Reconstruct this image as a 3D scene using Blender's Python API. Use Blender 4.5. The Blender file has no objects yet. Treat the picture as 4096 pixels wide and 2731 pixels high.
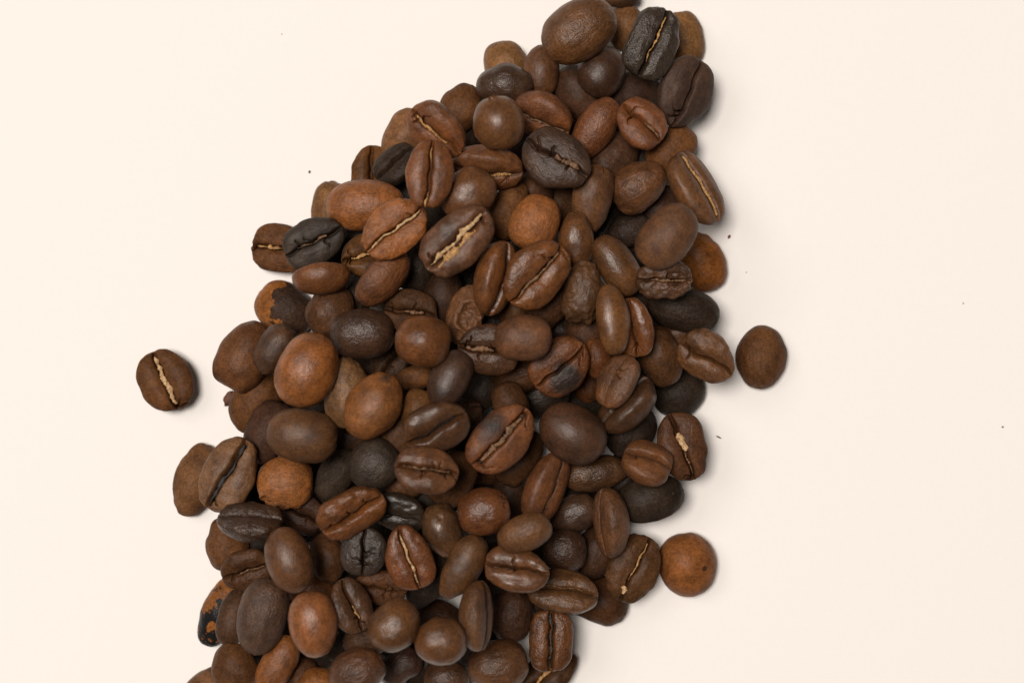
import bpy, math, random
import numpy as np
from mathutils import Matrix, Vector

# ---------------------------------------------------------------- camera, world, lamps, exposure
S = bpy.context.scene
C = S.collection
VIEW_W = 0.175                 # metres of paper across the frame
LENS = 70.0
CAM_H = VIEW_W * LENS / 36.0   # camera height over the paper

cam_d = bpy.data.cameras.new('camera')
cam = bpy.data.objects.new('camera', cam_d); C.objects.link(cam)
cam.location = (0, 0, CAM_H)
cam_d.lens = LENS; cam_d.sensor_width = 36.0
cam_d.clip_start = 0.01; cam_d.clip_end = 20.0
cam_d.dof.use_dof = True
cam_d.dof.focus_distance = CAM_H - 0.012
cam_d.dof.aperture_fstop = 13.0
S.camera = cam

w = bpy.data.worlds.new('World'); S.world = w; w.use_nodes = True
w.node_tree.nodes['Background'].inputs[0].default_value = (1.0, 0.912, 0.842, 1)
w.node_tree.nodes['Background'].inputs[1].default_value = 0.07

def area(name, loc, size, power, col):
    d = bpy.data.lights.new(name, 'AREA'); d.shape = 'SQUARE'; d.size = size
    d.energy = power; d.color = col
    o = bpy.data.objects.new(name, d); C.objects.link(o)
    o.location = loc
    o.rotation_euler = (-Vector(loc)).to_track_quat('-Z', 'Y').to_euler()
    return o
area('window_lamp', (-1.05, 0.50, 1.60), 0.80, 8.0, (1.0, 0.910, 0.840))
area('ceiling_lamp', (-0.36, 0.18, 1.97), 0.55, 40.3, (1.0, 0.910, 0.838))

S.view_settings.view_transform = 'Standard'
S.view_settings.look = 'None'
S.view_settings.exposure = 0.0
S.view_settings.gamma = 1.0
S.render.engine = 'CYCLES'
S.render.resolution_x = 1024; S.render.resolution_y = 682

# ---------------------------------------------------------------- materials
def mat(name):
    m = bpy.data.materials.new(name); m.use_nodes = True
    return m, m.node_tree, m.node_tree.nodes['Principled BSDF']

def nd(nt, typ, **kw):
    n = nt.nodes.new(typ)
    for k, v in kw.items():
        if k in n.inputs: n.inputs[k].default_value = v
        else: setattr(n, k, v)
    return n

def noise(nt, vec, wsock, scale, detail=3.0, rough=0.55):
    n = nt.nodes.new('ShaderNodeTexNoise'); n.noise_dimensions = '4D'
    n.inputs['Scale'].default_value = scale; n.inputs['Detail'].default_value = detail
    n.inputs['Roughness'].default_value = rough
    nt.links.new(vec, n.inputs['Vector'])
    if wsock is not None: nt.links.new(wsock, n.inputs['W'])
    return n.outputs['Fac']

def ramp(nt, fac, stops):
    r = nt.nodes.new('ShaderNodeValToRGB')
    e = r.color_ramp.elements
    e[0].position, e[0].color = stops[0]; e[1].position, e[1].color = stops[-1]
    for p, c in stops[1:-1]:
        k = e.new(p); k.color = c
    nt.links.new(fac, r.inputs['Fac'])
    return r.outputs['Color']

def mix(nt, fac, a, b, typ='MIX'):
    m = nt.nodes.new('ShaderNodeMix'); m.data_type = 'RGBA'; m.blend_type = typ
    for s, v in ((m.inputs[0], fac), (m.inputs[6], a), (m.inputs[7], b)):
        if hasattr(v, 'links') or hasattr(v, 'is_linked'): nt.links.new(v, s)
        else: s.default_value = v
    return m.outputs[2]

def math_n(nt, op, a, b=None):
    m = nt.nodes.new('ShaderNodeMath'); m.operation = op
    for i, v in enumerate((a, b)):
        if v is None: continue
        if hasattr(v, 'is_linked'): nt.links.new(v, m.inputs[i])
        else: m.inputs[i].default_value = v
    return m.outputs[0]

def g(v): return (v, v, v, 1)

def bean_material():
    m, nt, p = mat('roasted_bean')
    tc = nt.nodes.new('ShaderNodeTexCoord').outputs['Object']
    oi = nt.nodes.new('ShaderNodeObjectInfo')
    W = math_n(nt, 'MULTIPLY', oi.outputs['Random'], 60.0)
    def attr(nm):
        a = nt.nodes.new('ShaderNodeAttribute'); a.attribute_type = 'OBJECT'; a.attribute_name = nm
        return a.outputs['Fac']
    col = oi.outputs['Color']
    big = noise(nt, tc, W, 260.0, 3.0)
    col = mix(nt, 1.0, col, ramp(nt, big, [(0.30, (0.62, 0.60, 0.58, 1)), (0.52, g(1.0)), (0.72, (1.28, 1.22, 1.12, 1))]), 'MULTIPLY')
    # roast bloom: greyish-dark clouds
    cl = noise(nt, tc, W, 480.0, 5.0, 0.62)
    col = mix(nt, ramp(nt, cl, [(0.46, g(0)), (0.68, g(0.60))]), col, mix(nt, 1.0, col, (0.40, 0.36, 0.36, 1), 'MULTIPLY'))
    # fine skin mottling
    fine = noise(nt, tc, W, 2600.0, 4.0, 0.6)
    col = mix(nt, 1.0, col, ramp(nt, fine, [(0.38, g(0.74)), (0.5, g(1.0)), (0.63, g(1.26))]), 'MULTIPLY')
    # few pale flecks of skin
    fl = noise(nt, tc, W, 1500.0, 2.0)
    col = mix(nt, ramp(nt, fl, [(0.73, g(0)), (0.77, g(0.5))]), col, (0.30, 0.16, 0.07, 1))
    # charred patches with a hard edge (only where the bean is charred)
    ch = noise(nt, tc, W, 210.0, 7.0, 0.62)
    sx = nt.nodes.new('ShaderNodeSeparateXYZ'); nt.links.new(tc, sx.inputs[0])
    side = math_n(nt, 'MULTIPLY', math_n(nt, 'MULTIPLY', sx.outputs[0], 200.0), attr('char_side'))
    chf = math_n(nt, 'SUBTRACT', math_n(nt, 'ADD', math_n(nt, 'ADD', ch, side), attr('char')), 1.0)
    chm = ramp(nt, chf, [(0.0, g(0)), (0.02, g(1.0))])
    col = mix(nt, chm, col, (0.010, 0.010, 0.0105, 1))
    # one scorched stain at a place of its own
    at = nt.nodes.new('ShaderNodeAttribute'); at.attribute_type = 'OBJECT'; at.attribute_name = 'spot'
    vm = nt.nodes.new('ShaderNodeVectorMath'); vm.operation = 'DISTANCE'
    nt.links.new(tc, vm.inputs[0]); nt.links.new(at.outputs['Vector'], vm.inputs[1])
    wob = noise(nt, tc, W, 420.0, 7.0, 0.62)
    wob = math_n(nt, 'MULTIPLY', math_n(nt, 'MULTIPLY', math_n(nt, 'SUBTRACT', wob, 0.5), attr('spot_ragged')), attr('spot_radius'))
    sd = math_n(nt, 'SUBTRACT', attr('spot_radius'), math_n(nt, 'ADD', vm.outputs['Value'], wob))
    sm = ramp(nt, math_n(nt, 'MULTIPLY', sd, attr('spot_edge')), [(0.0, g(0)), (0.35, g(0.86))])
    col = mix(nt, sm, col, mix(nt, ramp(nt, fine, [(0.4, g(0)), (0.65, g(1))]), (0.011, 0.0100, 0.0095, 1), (0.022, 0.0190, 0.0165, 1)))
    nt.links.new(col, p.inputs['Base Color'])
    ro = math_n(nt, 'ADD', attr('rough'), math_n(nt, 'MULTIPLY', math_n(nt, 'SUBTRACT', cl, 0.5), 0.35))
    nt.links.new(ro, p.inputs['Roughness'])
    nt.links.new(attr('spec'), p.inputs['Specular IOR Level'])
    # wrinkles and pores
    mp = nt.nodes.new('ShaderNodeMapping'); nt.links.new(tc, mp.inputs['Vector'])
    mp.inputs['Scale'].default_value = (0.55, 1.0, 1.0)
    b1 = noise(nt, mp.outputs['Vector'], W, 850.0, 5.0, 0.6)
    b2 = noise(nt, tc, W, 4200.0, 2.0)
    hsum = math_n(nt, 'ADD', b1, math_n(nt, 'MULTIPLY', b2, 0.22))
    bp = nt.nodes.new('ShaderNodeBump')
    nt.links.new(attr('wrinkle'), bp.inputs['Strength'])
    bp.inputs['Distance'].default_value = 0.00065
    nt.links.new(hsum, bp.inputs['Height']); nt.links.new(bp.outputs['Normal'], p.inputs['Normal'])
    return m
BEAN = bean_material()

def skin_material(name, a, b):
    m, nt, p = mat(name)
    tc = nt.nodes.new('ShaderNodeTexCoord').outputs['Object']
    f = noise(nt, tc, None, 1800.0, 5.0, 0.65)
    nt.links.new(ramp(nt, f, [(0.36, a), (0.62, b)]), p.inputs['Base Color'])
    p.inputs['Roughness'].default_value = 0.6
    bp = nt.nodes.new('ShaderNodeBump'); bp.inputs['Strength'].default_value = 0.6
    bp.inputs['Distance'].default_value = 0.0003
    nt.links.new(f, bp.inputs['Height']); nt.links.new(bp.outputs['Normal'], p.inputs['Normal'])
    return m
SKIN = {'k': skin_material('dark_seam_lining', (0.004, 0.0035, 0.003, 1), (0.012, 0.009, 0.007, 1)),  # near-black strip laid deep in the open seams
        'y': skin_material('silverskin_tan', (0.16, 0.07, 0.02, 1), (0.52, 0.29, 0.10, 1)),
        'b': skin_material('silverskin_brown', (0.045, 0.022, 0.010, 1), (0.22, 0.11, 0.045, 1)),
        'w': skin_material('silverskin_pale', (0.22, 0.11, 0.035, 1), (0.62, 0.42, 0.22, 1))}

def paper_material():
    m, nt, p = mat('white_paper')
    tc = nt.nodes.new('ShaderNodeTexCoord').outputs['Object']
    f = noise(nt, tc, None, 900.0, 6.0, 0.7)
    nt.links.new(ramp(nt, f, [(0.3, (0.83, 0.81, 0.785, 1)), (0.7, (0.845, 0.825, 0.80, 1))]), p.inputs['Base Color'])
    p.inputs['Roughness'].default_value = 0.85
    p.inputs['Specular IOR Level'].default_value = 0.2
    bp = nt.nodes.new('ShaderNodeBump'); bp.inputs['Strength'].default_value = 0.12
    bp.inputs['Distance'].default_value = 0.0002
    nt.links.new(f, bp.inputs['Height']); nt.links.new(bp.outputs['Normal'], p.inputs['Normal'])
    return m

# ---------------------------------------------------------------- the sheet of paper
def link_mesh(name, verts, faces, material, parent=None, smooth=True):
    me = bpy.data.meshes.new(name)
    me.from_pydata([tuple(v) for v in verts] if not isinstance(verts, np.ndarray) else verts.tolist(), [], faces)
    me.materials.append(material)
    if smooth: me.polygons.foreach_set('use_smooth', [True] * len(me.polygons))
    me.update()
    o = bpy.data.objects.new(name, me); C.objects.link(o)
    if parent: o.parent = parent
    return o

R_ = 0.6
paper = link_mesh('paper_sheet', [(-R_, -R_, 0), (R_, -R_, 0), (R_, R_, 0), (-R_, R_, 0)], [(0, 1, 2, 3)], paper_material(), smooth=False)
paper['kind'] = 'structure'
paper['label'] = 'plain cream white paper under the beans'

# ---------------------------------------------------------------- noise in numpy
def _hash(ix, iy, iz, seed):
    h = (ix * 374761393 + iy * 668265263 + iz * 2147483647 + seed * 974634777) & 0xffffffff
    h = ((h ^ (h >> 13)) * 1274126177) & 0xffffffff
    h = ((h ^ (h >> 16)) * 2246822519) & 0xffffffff
    return ((h ^ (h >> 15)) & 0xffffff) / float(0xffffff) * 2 - 1

def vnoise(P, seed):
    P = P + 100.0
    i = np.floor(P).astype(np.int64); f = P - i
    f = f * f * f * (f * (f * 6 - 15) + 10)
    out = 0
    for dx in (0, 1):
        wx = f[..., 0] if dx else 1 - f[..., 0]
        for dy in (0, 1):
            wy = f[..., 1] if dy else 1 - f[..., 1]
            for dz in (0, 1):
                wz = f[..., 2] if dz else 1 - f[..., 2]
                out = out + wx * wy * wz * _hash(i[..., 0] + dx, i[..., 1] + dy, i[..., 2] + dz, seed)
    return out

def sstep(a, b, x):
    t = np.clip((x - a) / (b - a), 0, 1); return t * t * (3 - 2 * t)

# ---------------------------------------------------------------- one coffee bean
def crease_curve(x, o):       # in units of b, x in units of a
    return o['off'] + o['s'] * np.sin(x * 2.6) + 0.025 * np.sin(x * 9 + o['ph'])

def bean_points(a, b, c, o, seed, fine):
    NU, M = ((80, 130) if o['ck'] else (76, 90)) if fine else (52, 42)
    s = np.linspace(-1, 1, NU, endpoint=False)
    th = np.linspace(0, math.pi, M)[1:-1]
    T, SS = np.meshgrid(th, s, indexing='ij')
    ux = np.cos(T); rho = np.sin(T) ** o['sq']
    Sx = crease_curve(ux, o)
    pw = 1.55 if fine else 1.15
    ph = math.pi / 2 + math.pi * np.sign(SS) * np.abs(SS) ** pw
    ph = ph - np.arcsin(np.clip(Sx / np.maximum(rho, .2), -.8, .8)) * (1 - np.abs(SS))
    uy = rho * np.cos(ph); uz = rho * np.sin(ph)
    pole = np.array([[1.0, 0, 0], [-1.0, 0, 0]])
    U = np.concatenate([np.stack([ux, uy, uz], -1).reshape(-1, 3), pole])
    hd, hf = 1.38 * c, 0.62 * c
    x = a * U[:, 0]
    z0 = np.where(U[:, 2] < 0, hd * U[:, 2], hf * np.abs(U[:, 2]) ** 0.85)
    tap = 1 + o['pt'] * U[:, 0] - abs(o['pt']) * 0.25
    y = b * U[:, 1] * tap
    z0 = z0 * (1 + 0.6 * o['pt'] * U[:, 0])
    y = y + o['bd'] * b * (U[:, 0] ** 2 - 0.35)
    # waist
    y = y * (1 - o['wa'] * np.exp(-(U[:, 0] / 0.28) ** 2))
    P = np.stack([x, y, z0 + (hd - hf) / 2], -1)
    # lumps
    q = P / b
    n1 = vnoise(q * 1.15, seed); n2 = vnoise(q * 2.6, seed + 1); n3 = vnoise(q * np.array([3.5, 6.0, 6.0]), seed + 2)
    k = 1 + o['lump'] * n1 + o['lump'] * 0.38 * n2 + (0.010 + o['wr']) * n3
    P = P * k[:, None]
    # crease on the flat side
    xr = U[:, 0]; yc = crease_curve(xr, o)
    dist = U[:, 1] - yc + 0.02 * vnoise(q * np.array([5.0, 0.01, 0.01]), seed + 5)
    mask = sstep(-0.10, 0.25, U[:, 2] + 0.25 * (np.abs(xr) > 0.8) * sstep(.8, 1, np.abs(xr)))
    tp = 1 - np.abs(xr) ** 6 * 0.75
    d = o['br'] * np.exp(-(dist / 0.26) ** 2) + o['dp'] * np.exp(-np.abs(dist / o['cw']) ** 2.6)
    P[:, 2] -= b * d * mask * tp
    P[:, 2] += o['lip'] * b * np.tanh(dist / 0.09) * np.exp(-(dist / 0.42) ** 2) * mask * tp
    # cracks
    rs = random.Random(seed + 9)
    for ci in range(o['ck']):
        x0 = rs.choice([-1, 1]) * rs.uniform(0.15, 0.85) if not o['ckx'] else o['ckx'][ci % len(o['ckx'])]
        sg = rs.choice([-1, 1]); ln = rs.uniform(0.25, 0.6); sl = rs.uniform(-0.5, 0.5)
        y0 = crease_curve(np.array(x0), o)
        t = sg * (U[:, 1] - y0)
        wig = 0.05 * np.sin(t * 14 + ci) + sl * t
        dx = (xr - x0 - wig)
        wd = 0.030 * np.clip(1.15 - 0.8 * t / ln, 0.35, 1.1)
        cr = np.exp(-(dx / wd) ** 2) * sstep(-0.06, 0.0, t) * (1 - sstep(ln * .75, ln, t)) * sstep(-0.35, 0.05, U[:, 2])
        P[:, 2] -= b * 0.26 * cr
    # dents / broken cavities: (ux,uy,uz,radius,depth)
    for (bx, by, bz, r, dpt) in o['bite']:
        n = np.array([bx, by, bz], float); n /= np.linalg.norm(n)
        dd = np.linalg.norm(U - n, axis=1) / r
        rag = 1 + 0.28 * vnoise(q * 4.5, seed + 11)
        f = np.clip(1 - (dd * rag) ** 4, 0, 1)
        lip = 0.06 * np.exp(-((dd * rag - 1.08) / 0.15) ** 2)
        rough = 0.30 * vnoise(q * 5.5, seed + 12)
        P -= (n * b)[None, :] * (dpt * f * (1 + rough) - lip)[:, None]
    nr = M - 2
    idx = np.arange(nr * NU).reshape(nr, NU)
    A = idx[:-1]; B = idx[1:]
    q4 = np.stack([A, np.roll(A, -1, 1), np.roll(B, -1, 1), B], -1).reshape(-1, 4)
    p0, p1 = nr * NU, nr * NU + 1
    t0 = np.stack([np.full(NU, p0), np.roll(idx[0], -1), idx[0]], -1)
    t1 = np.stack([np.full(NU, p1), idx[-1], np.roll(idx[-1], -1)], -1)
    return P, q4, np.concatenate([t0, t1])

def make_mesh(name, P, quads, tris, material):
    me = bpy.data.meshes.new(name)
    nq, nt = len(quads), len(tris)
    me.vertices.add(len(P)); me.vertices.foreach_set('co', P.astype(np.float32).ravel())
    loops = np.concatenate([quads.ravel(), tris.ravel()]).astype(np.int32)
    me.loops.add(len(loops)); me.loops.foreach_set('vertex_index', loops)
    me.polygons.add(nq + nt)
    st = np.concatenate([np.arange(nq) * 4, nq * 4 + np.arange(nt) * 3]).astype(np.int32)
    me.polygons.foreach_set('loop_start', st)
    me.polygons.foreach_set('use_smooth', np.ones(nq + nt, bool))
    me.materials.append(material)
    me.update(calc_edges=True); me.validate()
    return me

def silverskin(a, b, c, o, seed, x0, x1, width, side, lift, material, parent, name='silverskin'):
    """ragged strip of chaff lying in the crease"""
    n, m = 46, 9
    rs = np.random.RandomState(seed)
    t = np.linspace(x0, x1, n)
    hd, hf = 1.38 * c, 0.62 * c
    rag = vnoise(np.stack([t * 7, t * 0 + seed * .37, t * 0], -1), seed + 3)
    rag2 = vnoise(np.stack([t * 19, t * 0 + 5.5, t * 0], -1), seed + 4)
    yc = crease_curve(t, o) + side + 0.03 * rag
    wv = width * (1 + 0.75 * rag + 0.6 * rag2) * np.sin(np.linspace(0.12, math.pi - 0.12, n)) ** 0.4
    wv = np.maximum(wv, width * 0.18)
    rad = np.clip(1 - t ** 2, 0.02, 1) ** 0.45
    base = hf * np.clip(1 - (t ** 2) - yc ** 2, 0.0, 1) ** 0.425 * (1 + .6 * o['pt'] * t) + (hd - hf) / 2
    tp = 1 - np.abs(t) ** 6 * 0.75
    zc = base - b * (o['br'] + lift) * tp + b * 0.03 * rag2
    V = []
    jj, tt = np.meshgrid(np.arange(m), t)
    fib = vnoise(np.stack([tt * 8, jj * 1.7, tt * 0 + seed * .7], -1), seed + 6)
    for i in range(n):
        for j in range(m):
            an = 2 * math.pi * j / m
            r = 1 + 0.40 * fib[i, j] + 0.14 * rs.uniform(-1, 1)
            tapv = 1 + o['pt'] * t[i] - abs(o['pt']) * 0.25
            V.append((a * t[i], b * (yc[i] + wv[i] * math.cos(an) * r) * tapv + o['bd'] * b * (t[i] ** 2 - .35),
                      zc[i] + b * 0.055 * math.sin(an) * r))
    F = []
    for i in range(n - 1):
        for j in range(m):
            F.append((i * m + j, i * m + (j + 1) % m, (i + 1) * m + (j + 1) % m, (i + 1) * m + j))
    F.append(tuple(range(m - 1, -1, -1))); F.append(tuple((n - 1) * m + j for j in range(m)))
    return link_mesh(name, V, F, material, parent)

# ---------------------------------------------------------------- the catalogue of beans
# tile origins in photograph pixels, two catalogue units per pixel
TILE = {'A': (1900, 0), 'B': (1200, 300), 'C': (2000, 500), 'D': (900, 800), 'E': (2000, 1100),
        'F': (700, 1400), 'G': (1700, 1600), 'H': (700, 1947), 'I': (1700, 1947), 'Z': (0, 0)}
COL = {'m': (0.110, 0.0462, 0.0168), 't': (0.172, 0.081, 0.033), 'o': (0.228, 0.082, 0.0205), 'r': (0.134, 0.0480, 0.0152),
       'd': (0.044, 0.0212, 0.0112), 'k': (0.0260, 0.0170, 0.0113), 'n': (0.065, 0.0288, 0.0124)}
exec_beans = []
def B(tile, x, y, L, W, ang, roll, col, rank, label, **kw):
    exec_beans.append((tile, x, y, L, W, ang, roll, col, rank, label, kw))

# --- top tip of the heap
B('A',1170,-60,310,210,10,180,'n',2.9,'dark wrinkled bean cut off by the top edge of the picture',wr=.02)
B('A',835,242,590,455,33,180,'m',3.0,'very large smooth dome-up bean at the upper tip of the heap',lump=.04,rough=.45)
B('A',1215,225,340,290,80,180,'t',1.0,'tan bean mostly hidden behind the glossy black bean with an orange seam')
B('A',1412,352,565,405,68,-10,'k',3.0,'glossy black bean, seam up, with a bright orange strip in its seam',rough=.33,sk='y',skw=.036,skx=(-.55,.75),skl=.04,s=-.05,wr=.012,br=.13,tint=1.3)
B('A',1668,300,400,315,98,180,'t',1.0,'tan bean peeking out to the right of the glossy black orange-seamed bean')
B('A',1658,745,535,400,66,-24,'d',2.0,'dull dark bean with a straight off-centre seam on the upper right edge of the heap',ck=3,ckx=[-.75,-.6,.4],s=.03,br=.02,rough=.62,tint=1.25,cw=.04)
B('A',1020,560,400,375,60,180,'d',1.8,'plump dark rounded bean left of the glossy black orange-seamed bean',pt=-.12,tint=1.25)
B('A',825,748,470,325,-58,180,'d',1.0,'dark wrinkled dome-up bean below the very large bean at the tip',wr=.02,tint=1.25)
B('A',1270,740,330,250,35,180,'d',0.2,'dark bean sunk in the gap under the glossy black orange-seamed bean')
B('A',236,525,400,345,95,180,'t',1.0,'light tan bean behind a purplish dark one on the upper left slope',tint=1.15)
B('A',237,682,425,315,-4,180,'d',2.0,'purplish dark shiny bean lying across a light tan one on the upper left slope',rough=.42,tint=1.05)
B('A',535,570,390,275,84,180,'m',1.6,'narrow upright brown bean in the shade of the very large tip bean',rough=.42,tint=.95)
B('B',1285,262,420,320,66,180,'m',1.0,'matt greyish-brown bean on the upper left slope beside a round cracked bean',rough=.6)
B('B',1582,388,405,400,95,180,'m',2.2,'round brown bean with one short dark crack at its top',lump=.03,bite=[(.93,-.1,-.36,.16,.12)])
B('A',555,920,470,325,-26,-52,'r',2.0,'reddish bean on its side, seam along its lower left edge, above the grey cracked bean',sk='b',skw=.035,lump=.04,s=.04)
B('A',645,1280,535,440,-33,8,'d',3.0,'grey-black round bean, seam up, with branching cracks and a brown plug in its seam',ck=4,ckx=[-.55,-.2,.45],sk='b',skw=.10,skx=(0.0,.75),skl=.0,s=.06,rough=.55,tint=1.2,cw=.07,br=.04)
B('A',960,1045,530,295,57,165,'r',2.0,'smooth slim reddish-brown bean leaning between the grey cracked bean and a small split bean',lump=.035,rough=.45)
B('A',1325,1000,430,355,-46,14,'r',3.0,'small rounded rust-brown bean, seam up, with a forked crack at one end of its seam',sk='b',skw=.05,skx=(.1,.8),ck=4,ckx=[-.45,-.6,-.4,.2],s=.06,cw=.06,tint=1.1)
B('A',1572,1190,420,320,48,180,'m',1.0,'smooth brown bean half under the small rust-brown split bean at the right edge',tint=1.1)
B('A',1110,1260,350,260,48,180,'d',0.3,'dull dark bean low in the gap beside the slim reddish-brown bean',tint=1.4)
B('C',1112,492,450,370,35,180,'m',2.0,'broad dome-up brown bean left of the tall bean with a pale yellow seam')
B('C',1548,520,610,335,-60,44,'m',2.0,'tall bean on its side at the right edge with a ragged pale yellow seam',sk='y',skw=.055,skx=(-.85,.85),s=.03,lump=.04,skl=-.01,tint=1.15)
B('C',755,590,510,300,78,150,'m',2.0,'upright brown bean with a slanting dark nick across its top',bite=[(.8,.1,-.55,.16,.10)],wr=.01)
B('B',1500,712,535,310,-7,-58,'r',1.9,'long bean lying on its side with gold crumbs along its lower seam',sk='y',skw=.06,skx=(.0,.7),s=.03,wr=.014,bd=.10,ck=2,ckx=[.6])
B('B',1340,945,440,365,42,180,'m',3.0,'shiny brown dome-up bean in front of the bean with gold crumbs',rough=.4)
B('B',1680,1095,470,290,68,150,'m',1.2,'ridged brown bean just left of the plain orange-brown bean',wr=.012,pt=-.1)
B('B',1800,955,330,260,30,180,'n',0.4,'brown bean under the lower rim of the grey cracked bean')
B('B',1885,1182,440,385,68,180,'o',2.6,'plain matt orange-brown dome-up bean, blunt at the top, near the upper middle',rough=.6,pt=-.06,lump=.04)
B('B',2065,1020,330,260,80,180,'n',0.3,'shaded brown bean tucked behind the plain orange-brown bean')
B('C',605,907,420,280,90,180,'m',2.0,'small upright egg-shaped bean with a dark pit at its top',pt=-.10,rough=.4,bite=[(.95,.0,-.38,.10,.12)],tint=.9)
B('B',1250,1325,625,430,43,-4,'n',3.0,'large flat-face-up bean whose open seam is packed with golden papery skin',tint=1.35,sk=[('w',-.85,.88,.075,.03,-.02),('y',-.75,.50,.13,-.20,-.01)],cw=.13,dp=.22,br=.12,s=.02,ck=2,ckx=[-.8,.75],wr=.01,rough=.6,spot=(-60,-40,90,2.5),spe=110)
B('B',757,1242,545,395,41,-3,'o',3.0,'light tan bean, seam up, with an unbroken pale seam, on the upper left slope',sk='w',skw=.05,skx=(-.95,.9),s=-.09,tint=1.0,wr=.014,br=.12,skl=-.02,ck=1,ckx=[.6],rough=.6)
B('B',520,1035,580,400,4,180,'o',2.0,'large smooth orange-brown dome-up bean touching the light tan seamed bean',lump=.04,pt=-.04,tint=.98)
B('B',220,1045,320,220,80,180,'t',0.3,'tan bean edge showing behind the large smooth orange-brown bean',wr=.02)
B('D',715,345,475,385,30,2,'k',2.0,'matt charcoal bean, seam up, overlapping a brown seamed bean at the left edge',sk='b',skw=.05,skx=(-.5,.5),ck=4,ckx=[-.5,-.1,.4],rough=.55,tint=1.15,br=.14,s=-.07)
B('D',440,392,410,355,-8,4,'m',1.0,'brown seam-up bean with a yellow seam, half under the charcoal bean',sk='y',skw=.06,skx=(-.75,.2),wr=.014,ck=3,ckx=[-.8,.35],cw=.08,s=.03)
B('D',775,640,445,235,7,118,'r',2.0,'smooth slim bean lying level just below the charcoal seamed bean',lump=.035)
B('D',1280,642,520,265,46,118,'r',2.2,'smooth slim chestnut bean slanting below the light tan seamed bean',lump=.035,bite=[(-.8,.0,.3,.08,.05)],tint=1.05)
B('D',1135,455,400,330,12,8,'m',1.2,'cracked brown bean half under the light tan seamed bean',sk='y',skw=.06,skx=(-.6,.2),ck=4,ckx=[-.6,-.75],s=.02,cw=.07,tint=.85)
B('D',480,868,475,395,-36,180,'o',1.0,'round bean half scorched black with bare orange patches at the left edge',spot=(140,-5,225,1.9),spe=1500,rough=.46,lump=.035)
B('D',850,905,420,370,95,180,'n',1.2,'brown bean with puckered skin right of the half-scorched bean',wr=.015,tint=1.2,rough=.45)
B('D',1092,1078,495,380,3,180,'d',2.0,'dark oval dome-up bean lying level, left of middle',rough=.42,lump=.035,tint=1.15)
B('D',150,1242,565,395,64,180,'m',1.2,'large brown dome-up bean on the left edge, below the half-scorched bean',tint=.92)
B('D',405,1195,410,290,58,180,'n',1.7,'small dull bean wedged between two large beans at the left edge',wr=.015,tint=1.1,wa=.05)
B('D',650,1352,580,475,66,180,'o',3.0,'biggest orange-brown dome-up bean on the left side of the heap',lump=.045,rough=.5)
B('D',1490,905,420,340,-12,5,'n',1.1,'brown bean with wide dark seam cracks above a round reddish bean',ck=5,ckx=[-.7,-.2,.2],cw=.10,dp=.4,s=.05,sk='b',skw=.06,skx=(-.2,.5))
B('D',1735,800,360,250,80,180,'d',0.6,'dark bean in a hollow left of the broken-open bean')
B('D',1915,905,445,285,70,-150,'m',2.0,'broken bean with a rough hollow opened along its left side',bite=[(-.1,.62,-.75,.55,.38),(-.7,.3,-.6,.25,.14)],wr=.03,lump=.08,fine=True,tint=1.15,rough=.6)
B('D',1588,1125,425,405,-12,180,'r',3.0,'round reddish-brown bean with a faint dent, near the middle of the heap',lump=.045,tint=.85,bite=[(-.25,.55,-.75,.12,.05)],rough=.45)
B('D',2140,620,575,300,77,-62,'r',2.4,'crescent-shaped glossy reddish bean left of a reddish seamed bean',bd=.14,lump=.035,rough=.42)
B('C',277,1178,575,425,50,-22,'r',3.0,'glossy reddish bean, seam along its lower right, in the upper middle of the heap',rough=.38,ck=3,ckx=[.75,.6],sk='b',skw=.05,skx=(-.8,.8),s=-.05,tint=.95)
B('C',672,1345,490,310,82,175,'n',2.2,'knobbly misshapen bean with a crumbly left edge',wr=.06,lump=.11,bite=[(-.45,.8,-.4,.3,.2),(-.1,-.6,-.6,.14,.10),(.1,.8,-.2,.2,.14)],fine=True,tint=1.2,rough=.58)
B('C',940,1120,505,300,-58,180,'m',2.0,'shiny oblong brown bean right of the knobbly misshapen bean',lump=.03,rough=.38,tint=.9)
B('C',1335,890,555,395,52,180,'m',3.0,'big matt brown dome-up bean lying over an orange one at the right edge',lump=.035,rough=.62,pt=-.05)
B('C',1605,1098,465,350,-62,180,'o',1.0,'glossy amber bean at the right edge, under the big matt brown bean',rough=.4,tint=.9)
B('C',1315,1230,395,310,4,-12,'n',2.0,'crumbly broken bean with tan splinters beside the glossy amber bean',wr=.06,lump=.10,bite=[(.4,.1,.8,.4,.18)],sk='b',skw=.07,skx=(-.5,.8),ck=4,ckx=[-.3,.1,.5],tint=1.15)
B('C',1045,842,330,260,10,180,'k',1.0,'sooty bean with crackled shine, upper left of the big matt brown bean',wr=.03,rough=.36,tint=1.4)
B('C',1280,668,310,230,38,180,'d',0.5,'small dark bean beside the paper gap under the tall yellow-seamed bean')
B('E',1472,270,550,345,-14,180,'k',1.0,'shiny black dome-up bean at the right edge, under the crumbly broken bean',rough=.33,lump=.03,tint=1.05)
B('E',915,354,535,255,97,152,'m',3.0,'upright kidney-shaped tan-brown bean pressed against a seamed bean',bd=-.10,lump=.045,tint=1.05)
B('E',1075,428,450,290,100,14,'r',2.2,'reddish seamed bean half covered by the upright kidney-shaped bean',s=.03,rough=.4,br=.14,ck=2,ckx=[-.6],tint=.9)
B('E',1282,650,475,330,104,180,'n',1.2,'large brown bean with a puckered shine, right of two small seamed beans',rough=.38,wr=.012,lump=.07)
B('E',1665,640,470,385,-38,-20,'m',2.0,'pointed heart-shaped bean with a curved open seam, touching the loose round bean',pt=-.18,s=.16,cw=.05,dp=.4,tint=.95,wr=.014,ck=1,ckx=[-.6])
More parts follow.
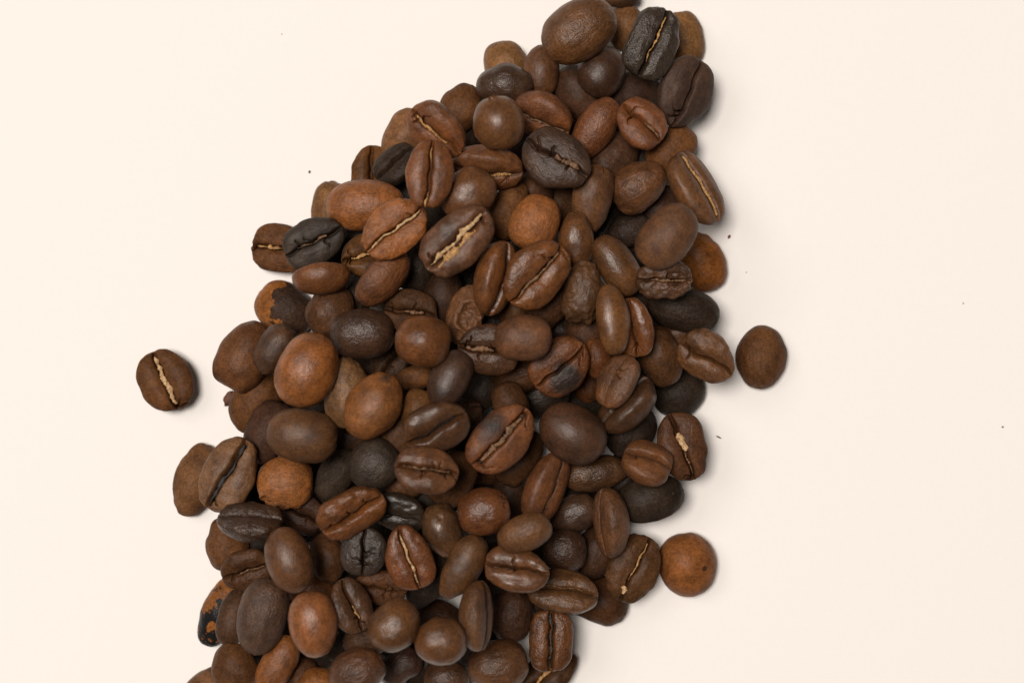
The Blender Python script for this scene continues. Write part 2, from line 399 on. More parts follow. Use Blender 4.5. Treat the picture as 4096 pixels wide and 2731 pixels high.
B('E',2093,658,475,385,82,180,'m',0.0,'loose brown bean resting on the paper beside the pointed heart-shaped bean',loose=1,lump=.05,tint=.95,rough=.6)
B('E',1432,935,410,365,30,180,'k',0.4,'smooth blackish dome-up bean at the right edge, below the pointed heart-shaped bean',lump=.03,tint=1.2)
B('E',468,722,500,420,42,-12,'r',3.0,'reddish round bean with a blackened lower half across its seam',ck=3,ckx=[.65,.8,.5],cw=.045,s=-.05,rough=.45,br=.06,spot=(50,110,150,1.0))
B('E',180,500,435,360,0,180,'m',3.0,'matt brown dome-up bean overlapping a bean with a frayed rusty seam',rough=.58,lump=.05)
B('D',2125,1190,470,385,-6,-4,'n',2.0,'dark brown bean with a frayed rusty seam and deep cracks below it',sk='b',skw=.09,skx=(-.8,.1),ck=6,ckx=[-.75,-.3,.1],cw=.08,dp=.4,s=.03)
B('F',2190,225,455,310,64,180,'d',2.0,'slate-grey smooth bean leaning in the centre of the heap',lump=.035,rough=.55,tint=1.25,pt=.06)
B('D',2075,1470,310,220,70,180,'k',0.5,'black shiny bean deep in the gap right of the slate-grey bean',rough=.3)
B('F',1915,222,300,200,5,170,'m',1.2,'small brown bean tip wedged left of the slate-grey bean',pt=.12,bd=-.08)
B('F',1738,110,290,250,62,20,'d',1.0,'shrivelled dark bean with a puckered seam under the round reddish-brown bean',ck=4,ckx=[-.5,0,.4],wr=.04,cw=.08)
B('F',1560,130,280,240,80,180,'d',0.2,'dark bean deep in the gap above the notched tan-brown bean')
B('F',1372,345,535,375,98,180,'t',2.0,'tan-brown bean with a notched top, behind a rust-orange dome-up bean',wr=.015,bite=[(.98,.0,-.1,.13,.14)],tint=.85,rough=.6)
B('F',1590,455,535,420,56,180,'o',3.0,'rust-orange pebbled dome-up bean left of the centre of the heap',wr=.012,tint=.85,spot=(90,-215,60,1.0))
B('F',648,420,480,385,60,180,'m',1.0,'brown dome-up bean with a torn flake beside it at the left edge')
B('F',738,640,480,340,66,180,'d',1.4,'grey-brown bean with a thin golden sliver of skin on its top',tint=1.2,bite=[],rough=.6)
B('F',1012,688,555,420,-8,180,'m',3.0,'big plump dark-brown dome-up bean on the left side, over the grey-brown bean',wr=.01,tint=.78,lump=.04)
B('F',178,1030,550,355,68,180,'t',0.0,'flat tan bean lying outermost on the left edge, under the bean with a gaping seam',tint=.9,wr=.012,rough=.6)
B('F',432,1005,575,420,63,8,'t',2.0,'tan bean with a gaping black seam on the left edge',cw=.085,dp=.55,s=-.08,br=.04,wr=.012,tint=.9,ck=1,ckx=[-.8],rough=.6,sk=[('k',-.92,.92,.075,0,.26)])
B('F',880,1055,425,395,-4,180,'o',1.8,'bright orange bean with a jagged broken top edge',bite=[(-.5,.68,-.2,.30,.22),(.0,.8,-.2,.2,.10),(.4,.75,-.2,.14,.08)],fine=True,tint=1.05,lump=.04)
B('F',1300,1000,430,275,56,170,'k',1.0,'dark slim bean with a hairline crack, left of a round charcoal bean',tint=1.4,bd=.06)
B('F',1583,912,405,390,40,180,'k',2.0,'round charcoal-brown dome-up bean in the lower left middle',tint=1.55,rough=.55,lump=.04)
B('F',2075,602,500,385,22,-24,'n',3.0,'brown bean with a deep curved open seam, in the middle of the heap',cw=.07,dp=.5,s=.13,br=.12,rough=.42,sk=[('k',-.7,.7,.06,0,.24)])
B('F',1930,485,340,240,75,180,'m',1.2,'rounded bean end behind the bean with the deep curved open seam',tint=.85)
B('G',330,130,280,220,22,60,'d',1.0,'small dark cracked bean squeezed beside the bean with a raised tongue',ck=3,ckx=[-.3,.3])
B('F',2018,968,475,380,-12,16,'m',3.0,'shiny brown bean with a cluster of cracks running down from its seam',ck=10,ckx=[-.1,.15,.4,.6,.8],sk='b',skw=.04,skx=(-.8,.7),s=.05,rough=.36,cw=.07,tint=.85)
B('G',215,630,440,340,60,180,'n',1.2,'brown bean underneath the shiny bean with a cluster of cracks')
B('F',1850,1065,270,220,30,180,'n',0.3,'bean nub below the left end of the bean with a cluster of cracks')
B('F',595,1388,495,280,-4,55,'d',2.0,'glossy dark bean lying level on the left edge with its seam turned upward',rough=.34,wr=.012,sk=None,tint=.9,s=.04)
B('F',1030,1305,370,300,-24,-8,'d',1.2,'small dark seam-up bean with fine cracks, left of a rust-brown twisted bean',ck=4,ckx=[-.7,-.6,.3],s=.03,cw=.05,rough=.4)
B('F',1400,1285,535,345,31,-30,'r',3.0,'rust-brown twisted bean with a pitted and chipped seam',ck=3,ckx=[-.1,.55],bite=[(-.6,.1,.75,.13,.20)],cw=.08,dp=.45,s=.05,tint=.85,rough=.42,wr=.015)
B('F',1800,1285,390,285,-18,-30,'k',2.0,'black shiny pinched bean with a star-shaped crack',ck=5,ckx=[-.4,-.3,-.5],rough=.34,wr=.02,cw=.05,tint=1.1)
B('H',405,470,420,330,100,180,'m',0.2,'brown bean low on the left edge under the glossy dark level bean')
B('H',902,587,510,360,-72,180,'m',2.8,'smooth mauve-brown dome-up bean in the lower left of the heap',lump=.03,rough=.55,tint=.85)
B('H',570,650,380,330,14,-14,'n',1.2,'small brown bean with a pinched double seam at the lower left edge',cw=.06,br=.16,s=.05,ck=2,ckx=[-.6],rough=.4,sk='b',skw=.04,skx=(-.3,.8))
B('H',1220,560,390,270,100,180,'n',1.2,'brown bean with pebbled top right of the smooth mauve-brown bean',wr=.015,rough=.42)
B('H',1505,530,375,365,86,2,'k',2.0,'dark round bean with a cross-shaped crack in its seam',ck=9,ckx=[-.45,-.35,.0,-.2],cw=.05,s=.03,rough=.4,tint=1.35,br=.06)
B('H',1875,565,485,365,-73,2,'r',3.0,'reddish bean with a bright golden strip standing in its seam',sk='w',skw=.05,skx=(-.85,.75),s=.06,rough=.38,skl=-.03,tint=.95,br=.13,spot=(75,150,48,1.2))
B('H',1640,790,390,270,-4,-20,'n',1.0,'brown bean with forked dark cracks, under the cross-cracked bean',ck=9,ckx=[-.3,.2,.45],cw=.05)
B('H',2020,755,440,290,60,180,'k',0.6,'black bean in shadow right of the bean with a bright golden strip')
B('H',2147,357,435,310,112,180,'n',2.0,'brown bean with a wrinkled top and one short crack, right of the golden-strip bean',wr=.02,bite=[(.55,.1,-.75,.12,.08)],rough=.42)
B('I',318,643,520,285,60,155,'m',2.0,'slim tapering brown bean pointing down, in the lower middle',pt=.10,tint=.9)
B('I',468,210,395,360,15,176,'r',2.0,'rounded reddish-brown bean with a split right end',bite=[(.85,-.1,-.45,.16,.12),(.8,-.45,-.3,.14,.14)],tint=.8,rough=.42)
B('G',680,775,400,270,100,180,'d',0.3,'dark bean in shadow left of the long upright bean with a ridged side')
B('G',950,690,570,310,68,-52,'r',3.0,'long upright brown bean with a ridged face and thin seam on its right side',lump=.04,sk='b',skw=.035,skx=(-.7,.5),s=.03,tint=.92)
B('G',765,470,480,280,56,175,'n',1.2,'brown bean sloping under the bean with a raised tongue')
B('G',490,545,270,210,0,180,'n',0.2,'bean nub peeping out below the bean with a raised tongue')
B('G',600,300,580,415,45,-6,'r',3.0,'copper-brown bean with a wide split seam holding a raised tongue',cw=.10,dp=.45,s=.03,br=.05,sk=[('b',-.8,.72,.085,.0,-.05),('k',-.85,.88,.10,-.05,.22)],ck=3,ckx=[.85,-.85],tint=1.05,spot=(-75,-95,140,1.2),spe=140)
B('G',690,25,340,270,-60,180,'n',1.1,'brown bean end behind the upper rim of the bean with a raised tongue')
B('G',1182,262,530,445,-30,180,'n',3.0,'big smooth dark-brown egg-shaped dome-up bean right of centre',lump=.025,pt=.05,rough=.48,tint=1.0)
B('G',1375,590,475,285,8,170,'n',2.0,'brown bean with a pointed end and one upright hairline crack',pt=-.12,rough=.36,bite=[(-.15,.1,-.95,.06,.08)],tint=1.05)
B('E',1030,1060,535,290,46,68,'n',2.2,'crescent bean at the right side, curving under a ridged small bean',bd=.08,rough=.42,s=.04)
B('E',955,850,450,275,62,38,'m',2.8,'small ridged bean with a hairline crack, resting on the crescent bean',ck=2,ckx=[.1,.3],cw=.03,dp=.15,br=.05,tint=.95,s=.02)
B('E',785,680,310,215,104,180,'r',1.4,'small shiny reddish bean left of the ridged small bean, the upper of two',rough=.36,tint=.75)
B('E',725,885,280,200,72,180,'r',1.2,'small shiny reddish bean left of the ridged small bean, the lower of two',rough=.36,tint=.7)
B('G',1660,255,440,345,42,180,'k',0.0,'black bean lying low beside the seamed bean with an orange flake')
B('G',2055,370,525,395,-71,0,'n',1.0,'brown seam-up bean with a pale orange flake in its seam, right edge of heap',sk=[('w',-.45,.10,.09,.03,-.04),('b',.15,.8,.05,0,.03)],s=.04,cw=.07,rough=.42,tint=1.15,ck=2,ckx=[.8],br=.12)
B('G',1768,515,390,325,-22,48,'r',2.2,'small round-nosed bean lying on a black one, its seam turned upward',tint=.9,cw=.07,s=.03,ck=2,ckx=[-.5])
B('G',1815,785,515,365,14,180,'k',0.5,'large smooth black dome-up bean bulging out at the lower right edge',rough=.42,tint=1.25,lump=.03)
B('G',1500,975,520,265,95,72,'m',2.4,'tall olive-brown bean standing on edge, left of the large smooth black bean',tint=.82,rough=.6,lump=.035,s=.03)
B('G',1190,920,405,300,26,180,'d',1.6,'dark bean with a slight waist, left of the tall olive-brown bean',wa=.08,bd=.06,rough=.42,tint=1.2)
B('G',795,1075,440,285,22,165,'m',3.0,'smooth brown bean lying over the dark end of a seamed bean, lower middle',lump=.035,tint=.95)
B('G',1120,1215,345,330,0,180,'d',2.0,'round dark-brown shiny bean with a tiny crescent crack',rough=.36,lump=.03,tint=1.15,bite=[(.8,-.05,-.5,.09,.05)])
B('G',1370,1210,420,320,75,180,'d',0.4,'dark bean underneath the tall olive-brown bean')
B('I',725,662,485,335,-12,18,'m',2.6,'brown bean with its seam turned up and one upright crack on its belly',ck=2,ckx=[.0],s=.08,cw=.06,dp=.4,rough=.42,tint=.85)
B('I',1670,650,530,400,66,-2,'n',1.0,'flat brown seam-up bean with a golden seam, touching the loose orange round bean',sk=[('y',-.35,.8,.035,.02,-.02),('w',-.78,-.55,.09,.03,-.06)],s=-.05,cw=.045,rough=.42,tint=1.1,wr=.012,br=.08)
B('I',2110,625,485,450,100,180,'r',0.0,'loose orange-brown round bean with black spots lying on the paper',loose=1,lump=.03,rough=.45,tint=1.55,spot=(130,12,27,1.6),spe=1500)
B('I',1095,855,525,325,-9,36,'m',2.4,'brown bean with a long curved rim and its seam along the top, lower right',cw=.07,s=.05,br=.20,sk='b',skw=.03,skx=(-.6,.6),sks=.07,tint=.9,rough=.45)
B('I',1380,905,470,360,-22,180,'n',0.2,'flat dull brown bean under the curved-rim bean at the lower right edge')
B('I',1008,1222,485,340,88,0,'r',2.0,'upright glossy bean with a wide dark seam at the lower right edge',cw=.10,dp=.5,br=.12,s=.02,rough=.34,sk=[('k',-.85,.85,.09,0,.25),('b',-.4,.6,.03,.03,.10)],tint=.8)
B('I',985,1495,500,310,40,18,'n',0.2,'brown bean with a yellow seam end, lowest at the bottom right of the heap',sk='y',skw=.07,skx=(-.6,.3),s=.03)
B('I',590,1428,455,395,10,180,'m',2.0,'plump dark-brown dome-up bean at the bottom edge, left of the upright glossy bean',tint=.85,rough=.45)
B('I',400,1022,535,250,89,-72,'m',2.0,'upright half-moon bean with a straight right side, lower middle',tint=.85,lump=.03,s=.02)
B('I',690,1030,415,345,80,180,'d',1.0,'dark shiny dome-up bean right of the upright half-moon bean',rough=.38,tint=1.1)
B('H',2120,1218,415,365,10,180,'m',2.0,'reddish-brown bean left of the small paper gaps near the bottom',tint=.85,pt=.08,rough=.42)
B('H',2085,1060,310,240,-20,180,'d',0.4,'dark bean end beside the upper paper gap near the bottom')
B('H',1742,1110,425,375,45,180,'m',2.0,'plump mauve-brown dome-up bean left of the upper paper gap near the bottom',tint=.78,rough=.42)
B('H',1395,960,425,300,110,-26,'n',1.8,'brown bean with a hooked seam and a gold fleck, lower left middle',ck=3,ckx=[-.55,-.7],s=.10,cw=.05,sk='y',skw=.03,skx=(-.5,.0),tint=1.0)
B('H',1104,1097,500,378,95,180,'r',3.0,'copper-orange egg-shaped dome-up bean in the lower left of the heap',lump=.03,rough=.5,tint=1.5)
B('H',695,1042,600,385,76,180,'d',2.2,'long dark grey-brown dome-up bean at the lower left edge',lump=.03,rough=.55,tint=1.45)
B('H',458,1048,435,250,78,180,'d',1.2,'narrow grey-brown bean squeezed between the charred bean and a long dark one',rough=.5,tint=1.45)
B('H',362,1000,540,300,68,180,'o',0.0,'charred black bean with flaking tan patches at the lower left edge',char=.475,chd=-.06,rough=.45)
B('H',465,1462,410,355,80,180,'m',1.2,'brown dome-up bean at the bottom left, beside a slim tan one',tint=.95)
B('H',808,1425,490,270,60,180,'o',2.0,'slim tan bean slanting at the bottom edge of the picture',tint=.85,lump=.03,pt=.03)
B('H',1125,1575,300,240,20,180,'o',1.0,'orange bean top just showing at the bottom edge',tint=.9)
B('H',1005,1535,250,210,80,180,'n',0.3,'shaded bean left of the orange bean top at the bottom edge')
B('H',1458,1492,435,370,20,180,'m',2.0,'mauve-brown pebbled dome-up bean at the bottom edge, right of the orange bean top',tint=.78,wr=.012,rough=.42)
B('H',1800,1440,355,265,36,180,'d',1.6,'dark waisted bean near the bottom edge, below a plump mauve-brown one',wa=.12,bd=.08,rough=.4,tint=1.15)
B('H',2165,1570,340,310,10,180,'n',2.0,'brown bean cut by the bottom edge, left of the lower paper gap')
B('H',250,1610,290,230,30,180,'t',0.0,'tan bean tip at the bottom left corner of the heap',tint=.8)
B('H',1080,800,360,250,-18,180,'r',0.4,'shaded reddish bean above the copper-orange egg-shaped bean',tint=.7)
B('H',1540,1200,280,230,20,180,'d',0.2,'dark bean deep in shadow left of the plump mauve-brown bean')
B('B',1110,432,490,345,-44,-34,'r',2.0,'rust-brown bean with a crooked golden seam on the upper left slope',sk='y',skw=.06,skx=(-.75,.5),s=.06,ck=4,ckx=[-.7,-.55,-.8],lump=.07)
B('B',835,490,420,320,62,180,'t',1.0,'tan dome-up bean behind the bean with a crooked golden seam',tint=1.05)
B('B',1038,797,535,365,83,-2,'r',3.0,'tall brown bean, seam up, with gold flecks along its dark seam, upper left slope',sk=[('y',-.95,-.55,.04,0,.0),('y',.3,.75,.03,0,.0)],s=.03,cw=.07,dp=.42,br=.12,lump=.06,tint=.95,spot=(-25,-240,45,1.0))
B('B',785,730,370,270,40,34,'k',1.2,'black bean with a curled seam, left of the tall gold-flecked bean',cw=.10,dp=.4,br=.14,s=.05,rough=.36,tint=1.2)
B('B',572,790,330,250,88,0,'m',0.4,'small brown seam-up bean on the upper left edge, by the black curled one',cw=.09,s=.03,tint=.85)
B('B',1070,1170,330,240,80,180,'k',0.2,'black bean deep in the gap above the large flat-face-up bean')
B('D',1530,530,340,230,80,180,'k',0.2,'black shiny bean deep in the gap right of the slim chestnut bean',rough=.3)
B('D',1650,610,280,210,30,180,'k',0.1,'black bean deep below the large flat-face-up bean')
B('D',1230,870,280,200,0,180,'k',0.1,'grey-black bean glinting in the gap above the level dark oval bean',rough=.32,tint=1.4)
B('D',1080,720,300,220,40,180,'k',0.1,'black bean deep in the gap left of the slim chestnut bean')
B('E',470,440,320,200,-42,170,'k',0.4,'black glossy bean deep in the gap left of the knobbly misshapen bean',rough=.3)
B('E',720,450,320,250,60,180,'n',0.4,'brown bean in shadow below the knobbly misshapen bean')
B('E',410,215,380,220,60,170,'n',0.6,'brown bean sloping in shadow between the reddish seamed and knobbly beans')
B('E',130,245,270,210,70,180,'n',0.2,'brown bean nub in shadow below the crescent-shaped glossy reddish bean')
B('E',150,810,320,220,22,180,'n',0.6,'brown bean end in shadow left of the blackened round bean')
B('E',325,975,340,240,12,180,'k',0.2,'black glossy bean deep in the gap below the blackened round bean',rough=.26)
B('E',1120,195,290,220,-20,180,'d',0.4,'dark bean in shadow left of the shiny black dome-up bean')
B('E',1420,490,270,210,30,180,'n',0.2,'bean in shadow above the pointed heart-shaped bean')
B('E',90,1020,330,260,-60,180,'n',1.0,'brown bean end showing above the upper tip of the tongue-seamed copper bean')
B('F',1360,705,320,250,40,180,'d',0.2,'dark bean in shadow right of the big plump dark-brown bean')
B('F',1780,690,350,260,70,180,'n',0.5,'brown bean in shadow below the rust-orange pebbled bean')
B('Z',1330,3044,462,412,-68,3,'m',0.0,'loose seam-up bean with a pale straight seam, lying alone far left of the heap',loose=1,sk='w',skw=.085,skx=(-.85,.85),s=.03,sks=.02,rough=.5,ck=2,ckx=[.85],cw=.075,tint=.95)
# --- filler beans added under the gaps, gap shade put into their colour
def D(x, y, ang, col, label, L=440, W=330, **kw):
    kw.setdefault('spec', 0.08); kw.setdefault('tint', 0.62)  # darkened tint and weak sheen stand in for the shade between beans
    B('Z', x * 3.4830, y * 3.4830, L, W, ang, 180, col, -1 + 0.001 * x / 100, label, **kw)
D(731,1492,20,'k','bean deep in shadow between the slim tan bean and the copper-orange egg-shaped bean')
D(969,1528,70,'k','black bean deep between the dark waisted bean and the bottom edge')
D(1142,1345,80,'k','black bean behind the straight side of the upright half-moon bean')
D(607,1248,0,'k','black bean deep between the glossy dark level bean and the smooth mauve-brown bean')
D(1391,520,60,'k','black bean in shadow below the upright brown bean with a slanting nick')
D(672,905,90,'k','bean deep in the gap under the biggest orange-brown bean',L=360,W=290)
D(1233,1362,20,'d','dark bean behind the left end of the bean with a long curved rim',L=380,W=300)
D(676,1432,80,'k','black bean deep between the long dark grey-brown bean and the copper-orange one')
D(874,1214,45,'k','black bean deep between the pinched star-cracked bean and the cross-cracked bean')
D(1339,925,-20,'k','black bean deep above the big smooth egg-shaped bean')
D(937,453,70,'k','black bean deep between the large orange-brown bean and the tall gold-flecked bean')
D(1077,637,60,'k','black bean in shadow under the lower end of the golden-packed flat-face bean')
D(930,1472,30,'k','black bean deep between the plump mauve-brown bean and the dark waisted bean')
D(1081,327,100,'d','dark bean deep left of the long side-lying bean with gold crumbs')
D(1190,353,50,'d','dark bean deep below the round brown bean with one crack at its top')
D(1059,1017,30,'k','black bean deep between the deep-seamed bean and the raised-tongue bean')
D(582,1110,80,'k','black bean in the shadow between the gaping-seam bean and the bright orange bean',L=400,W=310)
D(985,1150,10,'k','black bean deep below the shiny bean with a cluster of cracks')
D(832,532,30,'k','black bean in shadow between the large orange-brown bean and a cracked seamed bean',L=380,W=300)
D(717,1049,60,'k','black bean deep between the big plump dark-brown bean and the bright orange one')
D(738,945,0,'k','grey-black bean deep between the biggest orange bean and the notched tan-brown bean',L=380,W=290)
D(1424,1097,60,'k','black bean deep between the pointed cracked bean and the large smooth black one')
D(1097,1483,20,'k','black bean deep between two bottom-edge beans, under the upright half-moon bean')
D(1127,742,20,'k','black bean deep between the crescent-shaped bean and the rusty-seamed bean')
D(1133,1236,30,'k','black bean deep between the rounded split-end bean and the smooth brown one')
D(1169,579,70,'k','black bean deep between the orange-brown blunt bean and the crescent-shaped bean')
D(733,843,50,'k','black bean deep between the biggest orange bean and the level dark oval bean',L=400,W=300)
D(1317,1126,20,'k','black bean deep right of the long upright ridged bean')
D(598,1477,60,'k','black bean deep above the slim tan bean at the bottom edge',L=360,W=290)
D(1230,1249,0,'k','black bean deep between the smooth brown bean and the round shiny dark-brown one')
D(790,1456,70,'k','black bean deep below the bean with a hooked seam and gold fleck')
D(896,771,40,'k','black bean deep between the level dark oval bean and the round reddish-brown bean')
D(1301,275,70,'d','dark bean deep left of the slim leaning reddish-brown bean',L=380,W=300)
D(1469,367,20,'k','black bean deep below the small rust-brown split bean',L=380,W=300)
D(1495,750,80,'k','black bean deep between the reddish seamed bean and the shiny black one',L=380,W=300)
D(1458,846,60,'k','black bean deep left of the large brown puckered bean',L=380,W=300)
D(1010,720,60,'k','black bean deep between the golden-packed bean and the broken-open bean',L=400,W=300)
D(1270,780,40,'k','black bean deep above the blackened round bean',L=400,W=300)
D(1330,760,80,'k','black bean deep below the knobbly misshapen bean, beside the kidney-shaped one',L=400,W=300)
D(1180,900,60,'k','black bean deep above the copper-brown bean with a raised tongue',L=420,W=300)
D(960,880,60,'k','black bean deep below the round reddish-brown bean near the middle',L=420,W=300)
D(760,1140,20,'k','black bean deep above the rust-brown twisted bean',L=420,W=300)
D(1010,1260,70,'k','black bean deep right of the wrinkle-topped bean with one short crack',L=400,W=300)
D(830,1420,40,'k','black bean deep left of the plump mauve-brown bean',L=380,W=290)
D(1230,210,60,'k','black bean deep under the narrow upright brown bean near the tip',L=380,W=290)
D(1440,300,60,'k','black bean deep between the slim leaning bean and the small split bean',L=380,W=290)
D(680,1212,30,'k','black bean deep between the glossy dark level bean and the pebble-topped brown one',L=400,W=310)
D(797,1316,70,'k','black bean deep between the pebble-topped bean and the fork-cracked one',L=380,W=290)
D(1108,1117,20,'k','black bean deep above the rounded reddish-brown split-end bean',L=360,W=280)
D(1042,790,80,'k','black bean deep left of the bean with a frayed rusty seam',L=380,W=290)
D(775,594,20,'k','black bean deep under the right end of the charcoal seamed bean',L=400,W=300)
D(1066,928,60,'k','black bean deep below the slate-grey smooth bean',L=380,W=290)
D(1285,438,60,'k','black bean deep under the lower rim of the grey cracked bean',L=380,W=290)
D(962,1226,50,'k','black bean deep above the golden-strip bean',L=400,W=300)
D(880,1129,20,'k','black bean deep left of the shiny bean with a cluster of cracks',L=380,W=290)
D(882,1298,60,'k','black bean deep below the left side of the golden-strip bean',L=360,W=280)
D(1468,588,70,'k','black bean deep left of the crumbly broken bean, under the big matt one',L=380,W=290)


# ---------------------------------------------------------------- drop the beans one after another onto the heap
CELL = 0.00028
GN = 900
hmap = np.zeros((GN, GN))

def px_to_world(tile, x, y, z):
    ox, oy = TILE[tile]
    k = VIEW_W / 4096.0 * (CAM_H - z) / CAM_H
    return ((ox + x / 2 - 2048) * k, -(oy + y / 2 - 1365.5) * k)

def raster(Q):
    ij = np.floor(Q[:, :2] / CELL).astype(int)
    lo = ij.min(0) - 1; sz = ij.max(0) - lo + 2
    top = np.full(sz, -1e9); bot = np.full(sz, 1e9)
    k = ij - lo
    np.maximum.at(top, (k[:, 0], k[:, 1]), Q[:, 2]); np.minimum.at(bot, (k[:, 0], k[:, 1]), Q[:, 2])
    for _ in range(2):                              # close the holes between sample points
        e = top < -1e8
        pt = np.pad(top, 1, constant_values=-1e9); pb = np.pad(bot, 1, constant_values=1e9)
        mt = np.max([pt[2:, 1:-1], pt[:-2, 1:-1], pt[1:-1, 2:], pt[1:-1, :-2]], 0)
        mb = np.min([pb[2:, 1:-1], pb[:-2, 1:-1], pb[1:-1, 2:], pb[1:-1, :-2]], 0)
        cnt = ((pt[2:, 1:-1] > -1e8).astype(int) + (pt[:-2, 1:-1] > -1e8) + (pt[1:-1, 2:] > -1e8) + (pt[1:-1, :-2] > -1e8))
        f = e & (cnt >= 3)
        top = np.where(f, mt, top); bot = np.where(f, mb, bot)
    return lo, top, bot

DEF = dict(off=0.0, s=0.10, ph=0.0, cw=0.068, dp=0.42, br=0.16, ck=0, ckx=None, bite=(), wr=0.0, lump=0.085,
           pt=0.0, bd=0.0, wa=0.0, rough=0.50, spec=None, spot=None, spe=260.0, char=0.0, chd=0.0, pitch=None, sk=None, skw=0.05, skx=(-0.85, 0.85), sks=0.0, skl=0.02,
           k=0.64, tint=1.0, fine=None)
SINK = 0.00035
order = sorted(range(len(exec_beans)), key=lambda i: exec_beans[i][8])
zs = []
for n in order:
    tile, px, py, L, W, ang, roll, col, rank, label, kw = exec_beans[n]
    o = dict(DEF); o.update(kw)
    if -0.5 < rank < 0.65 and L < 400: L, W = L * 1.30, W * 1.30      # mostly hidden beans are as big as the rest
    rng = random.Random(n * 77 + 5)
    o['ph'] = rng.uniform(0, 6)
    o['lip'] = rng.choice([-1, 1]) * rng.uniform(0.02, 0.065)
    o['ck'] = int(math.ceil(o['ck'] * 0.6))
    if 'pt' not in kw: o['pt'] = rng.uniform(-.06, .06)
    if 'bd' not in kw: o['bd'] = rng.uniform(-.05, .05)
    if 'sq' not in kw: o['sq'] = rng.uniform(0.74, 0.88)
    if 's' not in kw: o['s'] = rng.choice([-1, 1]) * rng.uniform(0.05, 0.12)
    unit = VIEW_W / 8192.0 * 1.055
    r = math.radians(roll + (rng.uniform(-10, 10) if roll == 180 else 0))
    p = math.radians(o['pitch'] if o['pitch'] is not None else rng.uniform(-7, 7))
    k = o['k']
    fine = o['fine'] if o['fine'] is not None else abs(roll) < 120
    zz = 0.006 + 0.005 * rank
    for it in range(3):
        u = unit * (CAM_H - zz) / CAM_H
        b = (W * u / 2) / math.sqrt(math.cos(r) ** 2 + (k * math.sin(r)) ** 2)
        c = k * b
        a2 = (L * u / 2) ** 2 - (c * math.sin(p)) ** 2
        a = math.sqrt(max(a2, 0.3 * b * b)) / math.cos(p)
        if it < 2:
            P, q4, t3 = bean_points(a, b, c, o, n * 13 + 1, False)
        else:
            P, q4, t3 = bean_points(a, b, c, o, n * 13 + 1, fine)
        A = math.radians(ang)
        e1 = np.array([math.cos(A) * math.cos(p), math.sin(A) * math.cos(p), math.sin(p)])
        up = np.array([-math.cos(A) * math.sin(p), -math.sin(A) * math.sin(p), math.cos(p)])
        Pp = np.array([-math.sin(A), math.cos(A), 0.0])
        e3 = math.cos(r) * up + math.sin(r) * Pp
        e2 = np.cross(e3, e1)
        Rm = np.stack([e1, e2, e3], 1)
        if it < 2:
            wx, wy = px_to_world(tile, px, py, zz)
            Q = P @ Rm.T + np.array([wx, wy, 0])
            lo, top, bot = raster(Q)
            gi = lo + GN // 2
            sub = hmap[gi[0]:gi[0] + top.shape[0], gi[1]:gi[1] + top.shape[1]]
            ok = (bot < 1e8)
            need = np.where(ok, sub - bot, -1e9)
            gz = -bot[ok].min()                      # resting on the paper
            zz = max(gz, need.max() - SINK) + o.get('dz', 0.0)
    sub[ok] = np.maximum(sub[ok], (top + zz)[ok])
    zs.append((zz, n))
    me = make_mesh('coffee_bean', P, q4, t3, BEAN)
    ob = bpy.data.objects.new('coffee_bean', me); C.objects.link(ob)
    Mx = Matrix(Rm.tolist()).to_4x4(); Mx.translation = (wx, wy, zz)
    ob.matrix_world = Mx
    base = COL[col]; jt = rng.uniform(0.9, 1.1) * o['tint']
    ob.color = (base[0] * jt, base[1] * jt * rng.uniform(.96, 1.04), base[2] * jt * rng.uniform(.93, 1.07), 1)
    ob['rough'] = max(0.34, o['rough'] - 0.06 + rng.uniform(-.09, .09))
    ob['spec'] = o['spec'] if o['spec'] is not None else (0.36 if rank > 1.5 else 0.10); ob['wrinkle'] = rng.uniform(0.15, 0.75); ob['char'] = o['char']; ob['char_side'] = o['chd']
    ob['spot'] = (0.0, 0.0, 0.0); ob['spot_radius'] = -0.02; ob['spot_ragged'] = 0.0; ob['spot_edge'] = o['spe']
    if o['spot']:
        dx, dy, rr, rag = o['spot']
        Wd = P @ Rm.T
        dd = (Wd[:, 0] - dx * unit) ** 2 + (Wd[:, 1] + dy * unit) ** 2
        near = np.where(dd < np.partition(dd, 12)[12])[0]
        best = near[np.argmax(Wd[near, 2])]
        ob['spot'] = [float(v) for v in P[best]]; ob['spot_radius'] = rr * unit; ob['spot_ragged'] = rag
    ob['label'] = label; ob['category'] = 'coffee bean'
    ob['group'] = 'loose beans lying apart from the heap' if kw.get('loose') else 'roasted coffee beans heaped on the paper'
    sk = o['sk']
    if sk:
        strips = sk if isinstance(sk, list) else [(sk, o['skx'][0], o['skx'][1], o['skw'], o['sks'], o['skl'])]
        for i, (mk, x0, x1, wd, sd, lf) in enumerate(strips):
            silverskin(a, b, c, o, n * 17 + i, x0, x1, wd, sd, lf, SKIN[mk], ob, 'dark_seam' if mk == 'k' else 'silverskin')
print('beans', len(exec_beans), 'max z', max(zs), 'mean', sum(z for z, _ in zs) / len(zs))
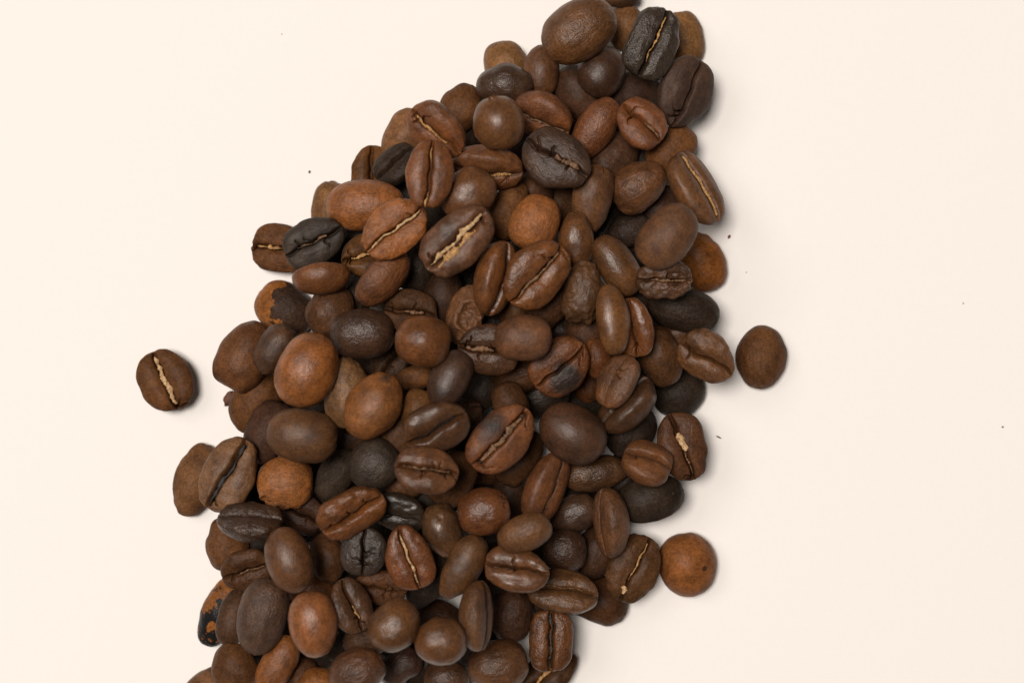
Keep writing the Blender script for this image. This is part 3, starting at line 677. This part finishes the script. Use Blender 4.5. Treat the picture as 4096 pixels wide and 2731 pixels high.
# ---------------------------------------------------------------- crumbs on the paper
def crumb(name, sx, sy, L, Wd, Hh, ang, col, label, cat):
    m = bpy.data.materials.get('crumb_' + col)
    if m is None:
        c = {'brown': (0.11, 0.040, 0.018, 1), 'red': (0.16, 0.035, 0.018, 1), 'grey': (0.32, 0.28, 0.25, 1), 'white': (0.8, 0.78, 0.74, 1)}[col]
        m, nt, p = mat('crumb_' + col)
        tc = nt.nodes.new('ShaderNodeTexCoord').outputs['Object']
        f = noise(nt, tc, None, 3000.0, 3.0)
        nt.links.new(ramp(nt, f, [(0.3, tuple(v * .7 for v in c[:3]) + (1,)), (0.7, c)]), p.inputs['Base Color'])
        p.inputs['Roughness'].default_value = 0.7
    u = VIEW_W / 4096.0
    rs = np.random.RandomState(int(sx + sy))
    V, F = [], []
    n, k = 7, 9
    for i in range(n + 1):
        for j in range(k):
            t = math.pi * i / n; f = 2 * math.pi * j / k
            q = 1 + rs.uniform(-.25, .25)
            V.append((L * u / 2 * math.cos(t) * q, Wd * u / 2 * math.sin(t) * math.cos(f) * q, Hh * u / 2 * math.sin(t) * math.sin(f) * q))
    for i in range(n):
        for j in range(k):
            F.append((i * k + j, i * k + (j + 1) % k, (i + 1) * k + (j + 1) % k, (i + 1) * k + j))
    o = link_mesh(name, V, F, m)
    x, y = px_to_world('Z', sx * 2, sy * 2, 0)
    zz = min(v[2] for v in V)
    o.location = (x, y, -zz + 0.00002); o.rotation_euler = (0, 0, math.radians(ang))
    o['label'] = label; o['category'] = cat
    return o
crumb('crumb', 1238, 688, 11, 8, 7, 60, 'brown', 'brown crumb on the paper left of the upper slope of the heap', 'crumb')
crumb('crumb', 2916, 947, 15, 10, 8, 60, 'red', 'reddish crumb on the paper right of the big matt brown bean', 'crumb')
crumb('bean_splinter', 2874, 1747, 22, 7, 5, -25, 'brown', 'thin dark splinter on the paper right of the orange-flaked bean', 'splinter')
crumb('crumb', 4010, 1707, 9, 6, 5, 0, 'red', 'tiny reddish speck on the paper near the far right edge', 'crumb')
crumb('crumb', 3852, 1213, 7, 5, 4, 80, 'grey', 'tiny grey speck on the bare paper right of the heap', 'crumb')
crumb('crumb', 2985, 1089, 6, 4, 4, 80, 'grey', 'very small grey fleck on the paper right of the amber bean', 'crumb')
crumb('crumb', 1127, 138, 5, 4, 3, 30, 'grey', 'tiny grey fleck on the paper at the upper left', 'crumb')
crumb('torn_flake', 916, 1592, 62, 36, 16, 62, 'brown', 'torn brown skin flake at the left edge under a brown bean', 'flake')
